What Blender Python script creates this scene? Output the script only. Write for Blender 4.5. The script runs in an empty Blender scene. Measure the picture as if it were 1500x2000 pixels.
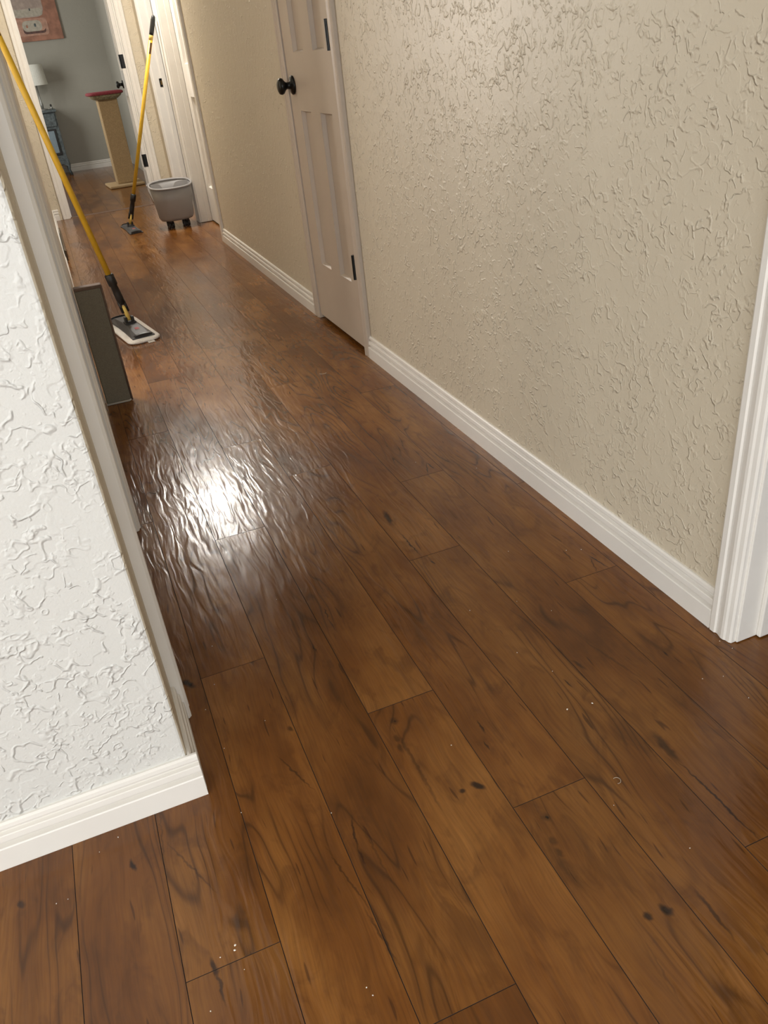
import bpy, bmesh, math, random
from mathutils import Vector, Matrix
random.seed(7)
scene = bpy.context.scene
COL = scene.collection
PI = math.pi

# ------------------------------------------------------------------ camera
cam_d = bpy.data.cameras.new('camera'); cam = bpy.data.objects.new('camera', cam_d); COL.objects.link(cam)
CR, CU, CF = Vector((0.9226, -0.3733, -0.0975)), Vector((0.2696, 0.4430, 0.8550)), Vector((0.2760, 0.8151, -0.5094))
M = Matrix((CR, CU, -CF)).transposed().to_4x4(); M.translation = (0, 0, 1.0725)
cam.matrix_world = M
cam_d.sensor_fit = 'VERTICAL'; cam_d.sensor_height = 36; cam_d.lens = 1556.9 / 2000 * 36
cam_d.clip_start = 0.02
scene.camera = cam

# ------------------------------------------------------------------ world, lights, exposure
world = bpy.data.worlds.new('world'); scene.world = world; world.use_nodes = True
bg = world.node_tree.nodes['Background']; bg.inputs[0].default_value = (0.75, 0.86, 1.0, 1); bg.inputs[1].default_value = 1.0
world.cycles.sampling_method = 'NONE'      # only glimpsed through the windows; the window lamps carry the daylight
scene.cycles.sample_clamp_indirect = 3.0
vs = scene.view_settings
vs.view_transform = 'Standard'; vs.look = 'None'; vs.gamma = 1.0; vs.use_curve_mapping = False
vs.exposure = 0.64

def area(name, loc, target, sx, sy, power, color):
    l = bpy.data.lights.new(name, 'AREA'); l.shape = 'RECTANGLE'; l.size = sx; l.size_y = sy
    l.energy = power; l.color = color
    o = bpy.data.objects.new(name, l); COL.objects.link(o); o.location = loc
    o.rotation_euler = (Vector(target) - Vector(loc)).to_track_quat('-Z', 'Y').to_euler()
    return o
# daylight through the window of the living room behind the photographer
area('daylight_living_room', (-0.675, -2.54, 1.40), (-0.675, 0, 1.40), 3.0, 1.5, 46, (0.97, 0.985, 1.0))
area('fill_right_wall', (-2.94, -1.0, 1.45), (0, -1.0, 1.45), 1.9, 1.5, 42, (0.99, 0.985, 0.95))  # added fill that brightens the near right wall, no such source known
# daylight through the window of the side room that opens onto the hall
area('daylight_side_room', (-1.00, 4.64, 1.40), (-1.00, 4, 1.40), 0.7, 1.1, 55, (1.0, 0.92, 0.84))
# bedroom window
area('daylight_bedroom', (-0.92, 9.9, 1.4), (0, 9.9, 1.3), 1.0, 1.2, 22, (1.0, 1.0, 0.96))

# ------------------------------------------------------------------ node helpers
def new_mat(name):
    m = bpy.data.materials.new(name); m.use_nodes = True
    nt = m.node_tree
    return m, nt, nt.nodes['Principled BSDF']
def nd(nt, typ, **kw):
    n = nt.nodes.new(typ)
    for k, v in kw.items():
        if k.startswith('i_'):
            key = k[2:]; n.inputs[int(key) if key.isdigit() else key].default_value = v
        else: setattr(n, k, v)
    return n
def lk(nt, a, b): nt.links.new(a, b)
def math_n(nt, op, a, b=None, c=None, clamp=False):
    n = nt.nodes.new('ShaderNodeMath'); n.operation = op; n.use_clamp = clamp
    for i, v in enumerate((a, b, c)):
        if v is None: continue
        if isinstance(v, (int, float)): n.inputs[i].default_value = v
        else: nt.links.new(v, n.inputs[i])
    return n.outputs[0]
def vmul(nt, vec, s, op='MULTIPLY'):
    n = nt.nodes.new('ShaderNodeVectorMath'); n.operation = op
    nt.links.new(vec, n.inputs[0])
    if isinstance(s, tuple): n.inputs[1].default_value = s
    else: nt.links.new(s, n.inputs[1])
    return n.outputs[0]
def noise(nt, vec, scale=1.0, detail=2.0, rough=0.5, dist=0.0):
    n = nt.nodes.new('ShaderNodeTexNoise'); n.inputs['Scale'].default_value = scale
    n.inputs['Detail'].default_value = detail; n.inputs['Roughness'].default_value = rough; n.inputs['Distortion'].default_value = dist
    nt.links.new(vec, n.inputs['Vector']); return n.outputs['Fac']
def mrange(nt, v, a, b, c=0.0, d=1.0, smooth=True):
    n = nt.nodes.new('ShaderNodeMapRange'); n.interpolation_type = 'SMOOTHSTEP' if smooth else 'LINEAR'
    nt.links.new(v, n.inputs[0])
    for i, x in zip((1, 2, 3, 4), (a, b, c, d)): n.inputs[i].default_value = x
    return n.outputs[0]
def ramp(nt, fac, stops):
    n = nt.nodes.new('ShaderNodeValToRGB'); cr = n.color_ramp
    while len(cr.elements) < len(stops): cr.elements.new(0.5)
    for e, (p, c) in zip(cr.elements, stops): e.position = p; e.color = (*c, 1)
    nt.links.new(fac, n.inputs[0]); return n.outputs[0]
def mix(nt, fac, a, b, mode='MIX'):
    n = nt.nodes.new('ShaderNodeMix'); n.data_type = 'RGBA'; n.blend_type = mode
    for i, v in ((0, fac), (6, a), (7, b)):
        if isinstance(v, (int, float)): n.inputs[i].default_value = v
        elif isinstance(v, tuple): n.inputs[i].default_value = (*v, 1)
        else: nt.links.new(v, n.inputs[i])
    return n.outputs[2]
def srgb(r, g, b):
    f = lambda c: (c / 255 / 12.92) if c / 255 <= 0.04045 else ((c / 255 + 0.055) / 1.055) ** 2.4
    return (f(r), f(g), f(b))

def plain(name, col, rough=0.5, metal=0.0, noise_amt=0.06, nscale=40, bump=0.0, spec=0.5, dirt=None):
    m, nt, b = new_mat(name)
    tc = nd(nt, 'ShaderNodeTexCoord').outputs['Object']
    n = noise(nt, tc, nscale, 3)
    c = mix(nt, mrange(nt, n, 0.3, 0.7, 0, 1), tuple(x * (1 - noise_amt) for x in col), tuple(min(1, x * (1 + noise_amt)) for x in col))
    lk(nt, c, b.inputs['Base Color']); b.inputs['Roughness'].default_value = rough; b.inputs['Metallic'].default_value = metal
    b.inputs['Specular IOR Level'].default_value = spec
    if bump:
        bp = nd(nt, 'ShaderNodeBump'); bp.inputs['Strength'].default_value = bump; bp.inputs['Distance'].default_value = 0.002
        lk(nt, n, bp.inputs['Height']); lk(nt, bp.outputs[0], b.inputs['Normal'])
    return m

# plaster walls with a hand-trowelled texture
def wall_mat(name, col, strength=0.5, worms=1.0, rough=0.48):
    m, nt, b = new_mat(name)
    p = nd(nt, 'ShaderNodeNewGeometry').outputs['Position']
    w = nd(nt, 'ShaderNodeTexNoise'); w.inputs['Scale'].default_value = 30; lk(nt, p, w.inputs['Vector'])
    pw = vmul(nt, vmul(nt, vmul(nt, w.outputs['Color'], (0.5, 0.5, 0.5), 'SUBTRACT'), (0.012, 0.012, 0.012)), p, 'ADD')
    n1 = noise(nt, pw, 30, 1.0, 0.5)
    l1 = mrange(nt, math_n(nt, 'ABSOLUTE', math_n(nt, 'SUBTRACT', n1, 0.52)), 0.0, 0.055, 1, 0)
    m1 = mrange(nt, noise(nt, vmul(nt, p, (1, 1, 1), 'MULTIPLY'), 38, 2), 0.50, 0.58)
    n2 = noise(nt, vmul(nt, pw, (3.1, 1.7, 0.4), 'ADD'), 48, 1.0, 0.5)
    l2 = mrange(nt, math_n(nt, 'ABSOLUTE', math_n(nt, 'SUBTRACT', n2, 0.47)), 0.0, 0.065, 1, 0)
    m2 = mrange(nt, noise(nt, vmul(nt, p, (7.1, 2.2, 5.4), 'ADD'), 30, 2), 0.51, 0.59)
    blob = mrange(nt, noise(nt, pw, 75, 2), 0.58, 0.72)
    step = mrange(nt, n1, 0.50, 0.56, 0, 0.30)
    m3 = mrange(nt, noise(nt, p, 9, 2), 0.30, 0.60, 0.30, 1.0)
    h = math_n(nt, 'ADD', math_n(nt, 'MULTIPLY', l1, m1), math_n(nt, 'MULTIPLY', math_n(nt, 'MULTIPLY', l2, m2), 0.8))
    h = math_n(nt, 'ADD', h, math_n(nt, 'MULTIPLY', blob, 0.35))
    h = math_n(nt, 'ADD', h, step)
    h = math_n(nt, 'MULTIPLY', math_n(nt, 'MULTIPLY', h, m3), worms)
    h = math_n(nt, 'ADD', h, math_n(nt, 'MULTIPLY', noise(nt, p, 260, 2), 0.16))
    bp = nd(nt, 'ShaderNodeBump'); bp.inputs['Strength'].default_value = strength; bp.inputs['Distance'].default_value = 0.0026
    lk(nt, h, bp.inputs['Height']); lk(nt, bp.outputs[0], b.inputs['Normal'])
    v = noise(nt, p, 1.6, 3)
    c = mix(nt, v, tuple(x * 0.97 for x in col), tuple(min(1, x * 1.03) for x in col))
    lk(nt, c, b.inputs['Base Color']); b.inputs['Roughness'].default_value = rough
    b.inputs['Specular IOR Level'].default_value = 0.4
    return m

# knots, splits and dark grain marks of the printed boards: x, y, angle, half length, half width, darkness
MARKS = [(0.579, 1.685, -1.7, 0.0453, 0.009, 0.9), (0.579, 1.54, -1.54, 0.0706, 0.0022, 0.9), (0.317, 1.013, -1.24, 0.0115, 0.01, 0.55), (0.318, 1.012, -1.26, 0.0045, 0.004, 0.9), (0.305, 0.972, -1.68, 0.0121, 0.007, 0.5), (0.302, 0.949, -1.65, 0.0143, 0.006, 0.6), (0.385, 0.815, -0.89, 0.016, 0.007, 1), (0.357, 0.818, -1.1, 0.0065, 0.006, 0.9), (0.451, 0.713, -1.24, 0.0102, 0.009, 0.45), (0.451, 0.713, -1.4, 0.0059, 0.004, 1), (0.438, 0.671, -1.68, 0.0108, 0.007, 0.5), (0.436, 0.651, -1.46, 0.0104, 0.006, 0.6), (0.431, 0.629, -1.46, 0.0655, 0.01, 0.35), (0.517, 0.51, -1.08, 0.0127, 0.008, 1), (0.489, 0.513, -1.12, 0.0075, 0.007, 0.95), (0.704, 0.745, -1.62, 0.0448, 0.01, 0.75), (0.706, 0.627, -1.53, 0.1033, 0.0025, 0.9), (0.571, 0.477, -1.6, 0.048, 0.0035, 0.7), (0.796, 1.888, -1.49, 0.0321, 0.0022, 0.9), (0.781, 1.879, -1.91, 0.042, 0.0018, 0.7), (0.925, 1.253, -1.43, 0.0393, 0.0022, 0.9), (0.909, 1.249, -1.9, 0.0363, 0.0018, 0.7), (0.879, 1.309, -1.64, 0.0295, 0.0022, 0.7), (-0.082, 0.705, -1.43, 0.0173, 0.0045, 0.9), (-0.079, 0.674, -1.5, 0.0313, 0.003, 0.8), (-0.168, 0.921, -1.37, 0.0142, 0.0045, 0.95), (-0.223, 1.014, -0.92, 0.0139, 0.008, 0.75), (-0.335, 0.929, -1.1, 0.0102, 0.006, 0.8), (-0.014, 1.3, -1.05, 0.0241, 0.009, 1), (-0.037, 0.753, -0.82, 0.0223, 0.012, 0.5), (0.168, 0.821, -1.74, 0.0338, 0.0025, 0.8), (0.163, 0.777, -1.56, 0.0218, 0.0022, 0.6), (0.138, 1.084, -1.19, 0.0096, 0.005, 0.7), (0.307, 1.379, -1.71, 0.0241, 0.0022, 0.8), (0.305, 1.336, -1.55, 0.0301, 0.002, 0.6), (0.247, 1.28, -1.52, 0.0189, 0.0022, 0.7), (0.646, 0.95, -1.58, 0.0164, 0.0022, 0.9), (0.45, 0.929, -1.62, 0.0186, 0.0022, 0.8), (0.438, 0.885, -1.54, 0.0133, 0.0022, 0.8), (0.854, 0.933, -1.69, 0.01, 0.003, 0.8), (0.594, 1.44, -1.29, 0.0115, 0.003, 0.9), (0.692, 0.984, -1.33, 0.0196, 0.005, 0.6), (-0.117, 0.956, -1.64, 0.0843, 0.002, 0.4), (0.311, 0.903, -1.57, 0.1211, 0.004, 0.5), (0.757, 0.964, -1.36, 0.0962, 0.003, 0.35), (0.459, 0.444, -1.7, 0.0518, 0.002, 0.3), (0.186, 0.776, -1.52, 0.0834, 0.002, 0.35), (0.144, 0.646, -1.44, 0.0548, 0.0025, 0.6), (0.117, 0.981, -1.22, 0.0609, 0.002, 0.6), (-0.083, 0.876, -1.14, 0.0783, 0.002, 0.5), (0.132, 0.748, -1.37, 0.0791, 0.002, 0.55)]

def plank_mat(marks):
    m, nt, b = new_mat('brown_laminate')
    pos = nd(nt, 'ShaderNodeNewGeometry').outputs['Position']
    rnd = nd(nt, 'ShaderNodeObjectInfo').outputs['Random']
    cb = nd(nt, 'ShaderNodeCombineXYZ')
    lk(nt, math_n(nt, 'MULTIPLY', rnd, 37.0), cb.inputs[0]); lk(nt, math_n(nt, 'MULTIPLY', rnd, 91.0), cb.inputs[1])
    p = vmul(nt, pos, cb.outputs[0], 'ADD')
    wn = nd(nt, 'ShaderNodeTexNoise'); wn.inputs['Scale'].default_value = 1; wn.inputs['Detail'].default_value = 2
    lk(nt, vmul(nt, p, (9, 3.2, 1)), wn.inputs['Vector'])
    warp = vmul(nt, vmul(nt, wn.outputs['Color'], (0.5, 0.5, 0.5), 'SUBTRACT'), (0.05, 0.0, 0.0))
    pg = vmul(nt, p, warp, 'ADD')
    blotch = noise(nt, vmul(nt, p, (6.5, 2.6, 1)), 1, 4, 0.55)
    col = ramp(nt, blotch, [(0.28, (0.100, 0.034, 0.0065)), (0.44, (0.165, 0.060, 0.0120)), (0.57, (0.220, 0.088, 0.0185)), (0.74, (0.285, 0.124, 0.030))])
    # marbled figure
    mb = noise(nt, vmul(nt, p, (22, 9, 1)), 1, 3, 0.6, 1.2)
    col = mix(nt, mrange(nt, mb, 0.48, 0.70, 0, 0.42), col, (0.075, 0.027, 0.007))
    # fine straight grain
    g = noise(nt, vmul(nt, pg, (260, 7, 1)), 1, 4, 0.65)
    col = mix(nt, mrange(nt, g, 0.36, 0.68, 0, 0.32), col, (0.070, 0.026, 0.008))
    # growth-ring contour lines
    n = noise(nt, vmul(nt, pg, (11, 1.5, 1)), 1, 1.5, 0.45)
    t = math_n(nt, 'PINGPONG', math_n(nt, 'MULTIPLY', n, 13.0), 0.5)
    line = mrange(nt, t, 0.0, 0.13, 1, 0)
    msk = mrange(nt, noise(nt, vmul(nt, p, (10, 2.2, 1)), 1, 2), 0.46, 0.62)
    col = mix(nt, math_n(nt, 'MULTIPLY', math_n(nt, 'MULTIPLY', line, msk), 0.6), col, (0.035, 0.013, 0.005))
    shade = mrange(nt, t, 0.05, 0.5, 0.22, 0.0)
    col = mix(nt, math_n(nt, 'MULTIPLY', shade, msk), col, (0.05, 0.020, 0.007))
    # short dark flecks along the grain
    fl = mrange(nt, noise(nt, vmul(nt, pg, (120, 11, 1)), 1, 1), 0.70, 0.76, 0, 0.6)
    col = mix(nt, fl, col, (0.030, 0.011, 0.005))
    # board to board tone
    tone = nd(nt, 'ShaderNodeHueSaturation'); lk(nt, col, tone.inputs['Color'])
    lk(nt, mrange(nt, rnd, 0, 1, 0.92, 1.07, False), tone.inputs['Value'])
    col = tone.outputs[0]
    # knots and splits
    if marks:
        kw = nd(nt, 'ShaderNodeTexNoise'); kw.inputs['Scale'].default_value = 70; lk(nt, pos, kw.inputs['Vector'])
        kp = vmul(nt, vmul(nt, vmul(nt, kw.outputs['Color'], (0.5, 0.5, 0.5), 'SUBTRACT'), (0.009, 0.009, 0.0)), pos, 'ADD')
        kp = vmul(nt, kp, (1, 1, 0))
        acc = None
        for (x, y, a, L, w, s) in marks:
            mp = nd(nt, 'ShaderNodeMapping', vector_type='TEXTURE')
            mp.inputs['Location'].default_value = (x, y, 0); mp.inputs['Rotation'].default_value = (0, 0, a); mp.inputs['Scale'].default_value = (L, w, 1)
            lk(nt, kp, mp.inputs['Vector'])
            ln = nd(nt, 'ShaderNodeVectorMath', operation='LENGTH'); lk(nt, mp.outputs[0], ln.inputs[0])
            k = mrange(nt, ln.outputs['Value'], 0.35, 1.15, s, 0)
            acc = k if acc is None else math_n(nt, 'MAXIMUM', acc, k)
        col = mix(nt, math_n(nt, 'MULTIPLY', acc, 0.92), col, (0.012, 0.007, 0.005))
    lk(nt, col, b.inputs['Base Color'])
    # scraped relief
    rip = noise(nt, vmul(nt, pg, (58, 9, 1)), 1, 1.5, 0.5, 0.6)
    rip2 = noise(nt, vmul(nt, p, (14, 5, 1)), 1, 1)
    h = math_n(nt, 'ADD', math_n(nt, 'MULTIPLY', rip, 1.0), math_n(nt, 'MULTIPLY', rip2, 0.8))
    h = math_n(nt, 'ADD', h, math_n(nt, 'MULTIPLY', g, 0.10))
    bp = nd(nt, 'ShaderNodeBump'); bp.inputs['Strength'].default_value = 0.5; bp.inputs['Distance'].default_value = 0.0028
    lk(nt, h, bp.inputs['Height']); lk(nt, bp.outputs[0], b.inputs['Normal'])
    lk(nt, mrange(nt, blotch, 0.3, 0.7, 0.17, 0.22), b.inputs['Roughness'])
    b.inputs['Specular IOR Level'].default_value = 0.42
    return m

MAT = {}
MAT['plank'] = plank_mat([])
PLANK_ROW = {}
MAT['underlay'] = plain('dark_seam', (0.026, 0.012, 0.006), 0.8)
MAT['wall_white'] = wall_mat('white_plaster', (0.645, 0.64, 0.605), 0.8, 1.0)
MAT['wall_beige'] = wall_mat('beige_plaster', (0.61, 0.54, 0.415), 0.8, 1.0)
MAT['wall_grey'] = wall_mat('grey_green_plaster', (0.36, 0.345, 0.295), 0.3, 0.5)
MAT['ceiling'] = wall_mat('ceiling_plaster', (0.72, 0.70, 0.66), 0.4, 0.8)
MAT['trim'] = plain('white_trim_paint', (0.77, 0.74, 0.685), 0.38, 0, 0.02, 9)
MAT['trim_cream'] = plain('cream_door_paint', (0.54, 0.46, 0.375), 0.42, 0, 0.02, 9)
MAT['black_metal'] = plain('oil_rubbed_black_metal', (0.014, 0.014, 0.013), 0.32, 0.6)
MAT['chrome'] = plain('dark_nickel', (0.10, 0.10, 0.10), 0.18, 1.0)
MAT['yellow'] = plain('yellow_painted_handle', (0.66, 0.41, 0.03), 0.35, 0, 0.05, 20)
MAT['pale_yellow'] = plain('pale_yellow_plastic', (0.72, 0.52, 0.13), 0.45)
MAT['black_plastic'] = plain('black_plastic', (0.012, 0.012, 0.012), 0.42)
MAT['grey_plastic'] = plain('charcoal_plastic', (0.055, 0.057, 0.062), 0.42, 0, 0.08, 60)
MAT['pad'] = plain('white_microfibre', (0.80, 0.78, 0.74), 0.9, 0, 0.10, 220, 0.6)
MAT['pad_tag'] = plain('pale_tag', (0.60, 0.57, 0.52), 0.8)
MAT['red_print'] = plain('red_print', (0.36, 0.03, 0.04), 0.5)
MAT['brown_print'] = plain('brown_print', (0.12, 0.05, 0.03), 0.5)
MAT['bucket'] = plain('grey_bucket_plastic', (0.27, 0.262, 0.26), 0.42, 0, 0.03, 12)
MAT['rubber'] = plain('black_rubber', (0.010, 0.010, 0.010), 0.55)
MAT['olive'] = plain('dark_olive_fabric', (0.165, 0.148, 0.108), 0.85, 0, 0.10, 300, 0.3)
MAT['olive_trim'] = plain('brown_binding', (0.13, 0.085, 0.06), 0.8, 0, 0.1, 120)
MAT['pale_line'] = plain('pale_piping', (0.45, 0.42, 0.37), 0.7)
MAT['sisal'] = plain('tan_carpet', (0.40, 0.28, 0.145), 0.95, 0, 0.16, 160, 0.8)
MAT['cushion'] = plain('dark_red_fabric', (0.24, 0.035, 0.045), 0.9, 0, 0.15, 90, 0.5)
MAT['fringe'] = plain('mottled_green_cream_fabric', (0.30, 0.27, 0.17), 0.95, 0, 0.35, 60, 0.5)
MAT['cabinet'] = plain('weathered_blue_grey_paint', (0.085, 0.105, 0.110), 0.6, 0, 0.35, 45, 0.2)
MAT['cab_panel'] = plain('pale_blue_panel', (0.20, 0.26, 0.30), 0.35)
MAT['shade'] = plain('white_lamp_shade', (0.66, 0.66, 0.60), 0.9, 0, 0.05, 90)
MAT['lamp_metal'] = plain('grey_lamp_metal', (0.30, 0.30, 0.28), 0.3, 0.5)
MAT['register'] = plain('brown_painted_metal', (0.085, 0.06, 0.035), 0.5, 0.2)
MAT['crumb'] = plain('pale_crumb', (0.85, 0.80, 0.70), 0.8)
MAT['thread'] = plain('pale_thread', (0.50, 0.41, 0.30), 0.8)
MAT['art_bg'] = plain('terracotta_paint', (0.33, 0.155, 0.10), 0.55, 0, 0.22, 14)
MAT['art_pale'] = plain('pale_pink_beige_paint', (0.38, 0.30, 0.255), 0.5, 0, 0.14, 22)
MAT['art_cream'] = plain('grey_cream_paint', (0.42, 0.38, 0.31), 0.5, 0, 0.14, 30)
MAT['art_pink'] = plain('peach_paint', (0.44, 0.25, 0.18), 0.5, 0, 0.14, 30)
MAT['art_dark'] = plain('dark_brown_paint', (0.10, 0.05, 0.04), 0.55, 0, 0.3, 40)
MAT['steel'] = plain('brass_strike', (0.20, 0.13, 0.05), 0.4, 0.8)
# pale daylight pane
def glass():
    m, nt, b = new_mat('window_glass'); b.inputs['Base Color'].default_value = (0.9, 0.95, 1, 1)
    b.inputs['Transmission Weight'].default_value = 1.0; b.inputs['Roughness'].default_value = 0.0; b.inputs['IOR'].default_value = 1.05
    n = noise(nt, nd(nt, 'ShaderNodeTexCoord').outputs['Object'], 3, 1); lk(nt, mix(nt, n, (0.95, 0.98, 1.0), (1, 1, 1)), b.inputs['Base Color'])
    return m
MAT['glass'] = glass()
def glow(name, col, s):
    m, nt, b = new_mat(name); b.inputs['Base Color'].default_value = (0.9, 0.9, 0.88, 1)
    b.inputs['Emission Color'].default_value = (*col, 1); b.inputs['Emission Strength'].default_value = s
    return m
MAT['dome'] = glow('lit_opal_glass', (1.0, 0.95, 0.89), 6.0)
MAT['lamp_glow'] = glow('warm_lamp_bulb', (1.0, 0.70, 0.42), 8.0)

# ------------------------------------------------------------------ mesh helpers
def link(name, bm, mat, parent=None, smooth=False, bevel=0.0, seg=2, mats=None):
    me = bpy.data.meshes.new(name); bm.normal_update(); bm.to_mesh(me); bm.free()
    o = bpy.data.objects.new(name, me); COL.objects.link(o)
    for k in (mats or [mat]): me.materials.append(MAT[k])
    if parent is not None: o.parent = parent
    if smooth:
        for p in me.polygons: p.use_smooth = True
    if bevel:
        b = o.modifiers.new('bevel', 'BEVEL'); b.width = bevel; b.segments = seg; b.limit_method = 'ANGLE'; b.angle_limit = 0.6
    return o
def add_box(bm, x0, x1, y0, y1, z0, z1, mi=0):
    v = [bm.verts.new((x, y, z)) for z in (z0, z1) for y in (y0, y1) for x in (x0, x1)]
    for q in ((0, 2, 3, 1), (4, 5, 7, 6), (0, 1, 5, 4), (2, 6, 7, 3), (0, 4, 6, 2), (1, 3, 7, 5)):
        f = bm.faces.new([v[i] for i in q]); f.material_index = mi
    return bm
def box(*a): return add_box(bmesh.new(), *a)
def add_prism(bm, pts, vec, mi=0):
    """closed polygon (3d points) swept along vec"""
    vec = Vector(vec); n = len(pts)
    a = [bm.verts.new(p) for p in pts]; b = [bm.verts.new(Vector(p) + vec) for p in pts]
    fs = [bm.faces.new(a), bm.faces.new(b[::-1])]
    for i in range(n): fs.append(bm.faces.new((a[i], b[i], b[(i + 1) % n], a[(i + 1) % n])))
    for f in fs: f.material_index = mi
    bmesh.ops.recalc_face_normals(bm, faces=fs)
    return bm
def profile(bm, prof, origin, U, V, W, length):
    """2d profile (u,v) placed with axes U,V at origin, swept length along W"""
    o, U, V, W = Vector(origin), Vector(U), Vector(V), Vector(W)
    return add_prism(bm, [o + U * p[0] + V * p[1] for p in prof], W * length)
def add_tube(bm, pts, radii, n=14, caps=True):
    pts = [Vector(p) for p in pts]; rings = []
    for i, p in enumerate(pts):
        d = (pts[min(i + 1, len(pts) - 1)] - pts[max(i - 1, 0)]).normalized()
        ref = Vector((0, 0, 1)) if abs(d.z) < 0.9 else Vector((1, 0, 0))
        u = d.cross(ref).normalized(); v = d.cross(u)
        r = radii[i] if isinstance(radii, (list, tuple)) else radii
        rings.append([bm.verts.new(p + (u * math.cos(2 * PI * k / n) + v * math.sin(2 * PI * k / n)) * r) for k in range(n)])
    fs = []
    for a, b in zip(rings, rings[1:]):
        for k in range(n): fs.append(bm.faces.new((a[k], a[(k + 1) % n], b[(k + 1) % n], b[k])))
    if caps: fs += [bm.faces.new(rings[0]), bm.faces.new(rings[-1])]
    bmesh.ops.recalc_face_normals(bm, faces=fs)
    return bm
def tube(pts, r, n=14): return add_tube(bmesh.new(), pts, r, n)
def loft(bm, rings, cap0=True, cap1=True):
    vs_ = [[bm.verts.new(p) for p in r] for r in rings]; n = len(rings[0]); fs = []
    for a, b in zip(vs_, vs_[1:]):
        for k in range(n): fs.append(bm.faces.new((a[k], a[(k + 1) % n], b[(k + 1) % n], b[k])))
    if cap0: fs.append(bm.faces.new(vs_[0][::-1]))
    if cap1: fs.append(bm.faces.new(vs_[-1]))
    bmesh.ops.recalc_face_normals(bm, faces=fs)
    return bm
def sq(cx, cy, z, a, b, n=40, e=2.6):
    out = []
    for k in range(n):
        t = 2 * PI * k / n; c, s = math.cos(t), math.sin(t)
        out.append((cx + a * math.copysign(abs(c) ** (2 / e), c), cy + b * math.copysign(abs(s) ** (2 / e), s), z))
    return out
def tag(o, label, cat=None, kind=None, group=None):
    o['label'] = label
    if cat: o['category'] = cat
    if kind: o['kind'] = kind
    if group: o['group'] = group
    return o
def empty(name, loc, rz=0.0):
    o = bpy.data.objects.new(name, None); COL.objects.link(o); o.location = loc; o.rotation_euler = (0, 0, rz); o.empty_display_size = 0.05
    return o
def struct(o, label, cat): return tag(o, label, cat, 'structure')

# ------------------------------------------------------------------ dimensions
XR, XL = 0.990, -0.045          # hall side faces of the right and left walls
WT = 0.115                      # wall thickness
YN = 1.02                       # face of the near left wall
YE = 7.72                       # hall face of the end wall
CEIL, DH = 2.44, 2.04           # ceiling and door-opening heights
BX0, BX1, BY1 = -1.0, 1.06, 11.62   # bedroom

# ------------------------------------------------------------------ floor of planks
floor = link('floor', box(-3.0, 3.0, -2.6, BY1, -0.05, -0.012), 'underlay')
struct(floor, 'glossy brown wood-look plank floor running down the hall', 'floor')
def row_mat(k, x0, x1):
    """boards of one row carry the marks printed on that row only"""
    if k not in PLANK_ROW:
        ms = [m for m in MARKS if x0 - 0.006 <= m[0] < x1 + 0.006]
        PLANK_ROW[k] = plank_mat(ms) if ms else MAT['plank']
    return PLANK_ROW[k]
PW, PL, GAP, CH = 0.134, 1.303, 0.0005, 0.0004
SEED_END = {-2: 0.25, -1: 0.70, 0: 1.302, 1: 0.511, 2: 1.053, 3: 0.751, 4: 0.170, 5: 0.540, 6: 1.219, 7: 0.36}
plank_cache = {}
def plank_mesh(w, l, mat):
    key = (round(w, 4), round(l, 4), mat.name)
    if key in plank_cache: return plank_cache[key]
    bm = bmesh.new(); g = GAP / 2
    def ring(d, z): return [bm.verts.new(p) for p in ((d, d, z), (w - d, d, z), (w - d, l - d, z), (d, l - d, z))]
    a, b, c = ring(g, -0.012), ring(g, -CH), ring(g + CH, 0.0)
    for r0, r1 in ((a, b), (b, c)):
        for k in range(4): bm.faces.new((r0[k], r0[(k + 1) % 4], r1[(k + 1) % 4], r1[k])).material_index = 1
    bm.faces.new(c)
    bm.normal_update(); me = bpy.data.meshes.new('plank'); bm.to_mesh(me); bm.free(); me.materials.append(mat); me.materials.append(MAT['underlay'])
    plank_cache[key] = me; return me
rngp = random.Random(3)
def lay(x0, x1, y0, y1, joined=None):
    """planks clipped to one rectangle of floor"""
    k0 = math.floor((x0 - 0.012) / PW); k = k0
    while 0.012 + k * PW < x1 - 0.004:
        a, b = max(x0, 0.012 + k * PW), min(x1, 0.012 + (k + 1) * PW)
        e = SEED_END.get(k)
        if e is None: e = SEED_END[k] = random.Random(k * 13 + 5).uniform(0, PL)
        j = math.floor((y0 - e) / PL)
        while e + j * PL < y1 - 0.004:
            c, d = max(y0, e + j * PL), min(y1, e + (j + 1) * PL)
            if b - a > 0.006 and d - c > 0.006 and joined is not None:
                g = GAP / 2 + CH; add_box(joined, a + g, b - g, c + g, d - g, -0.012, -0.0002)
            elif b - a > 0.006 and d - c > 0.006:
                o = bpy.data.objects.new('plank', plank_mesh(b - a, d - c, row_mat(k, 0.012 + k * PW, 0.012 + (k + 1) * PW) if c < 2.0 else MAT['plank'])); COL.objects.link(o)
                o.location = (a, c, rngp.uniform(-0.0003, 0.0)); o.parent = floor
            j += 1
        k += 1
XA, XB = 0.012 - PW, 0.012 + 8 * PW # board lines that run under the two hall walls
lay(-0.93, XA, -0.6, YN + 0.01)     # living room side, left of the hall line
lay(XA, XB, -0.6, YE + 0.02)        # down the hall
lay(XB, 1.75, -0.6, 1.0)            # right-hand doorway
lay(XB, 1.6, 6.55, 7.43)
lay(-1.0, XA, 1.2, 2.0); lay(-1.0, XA, 3.0, 3.9)
lay(-0.35, BX1, YE + 0.06, BY1)     # bedroom
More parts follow.
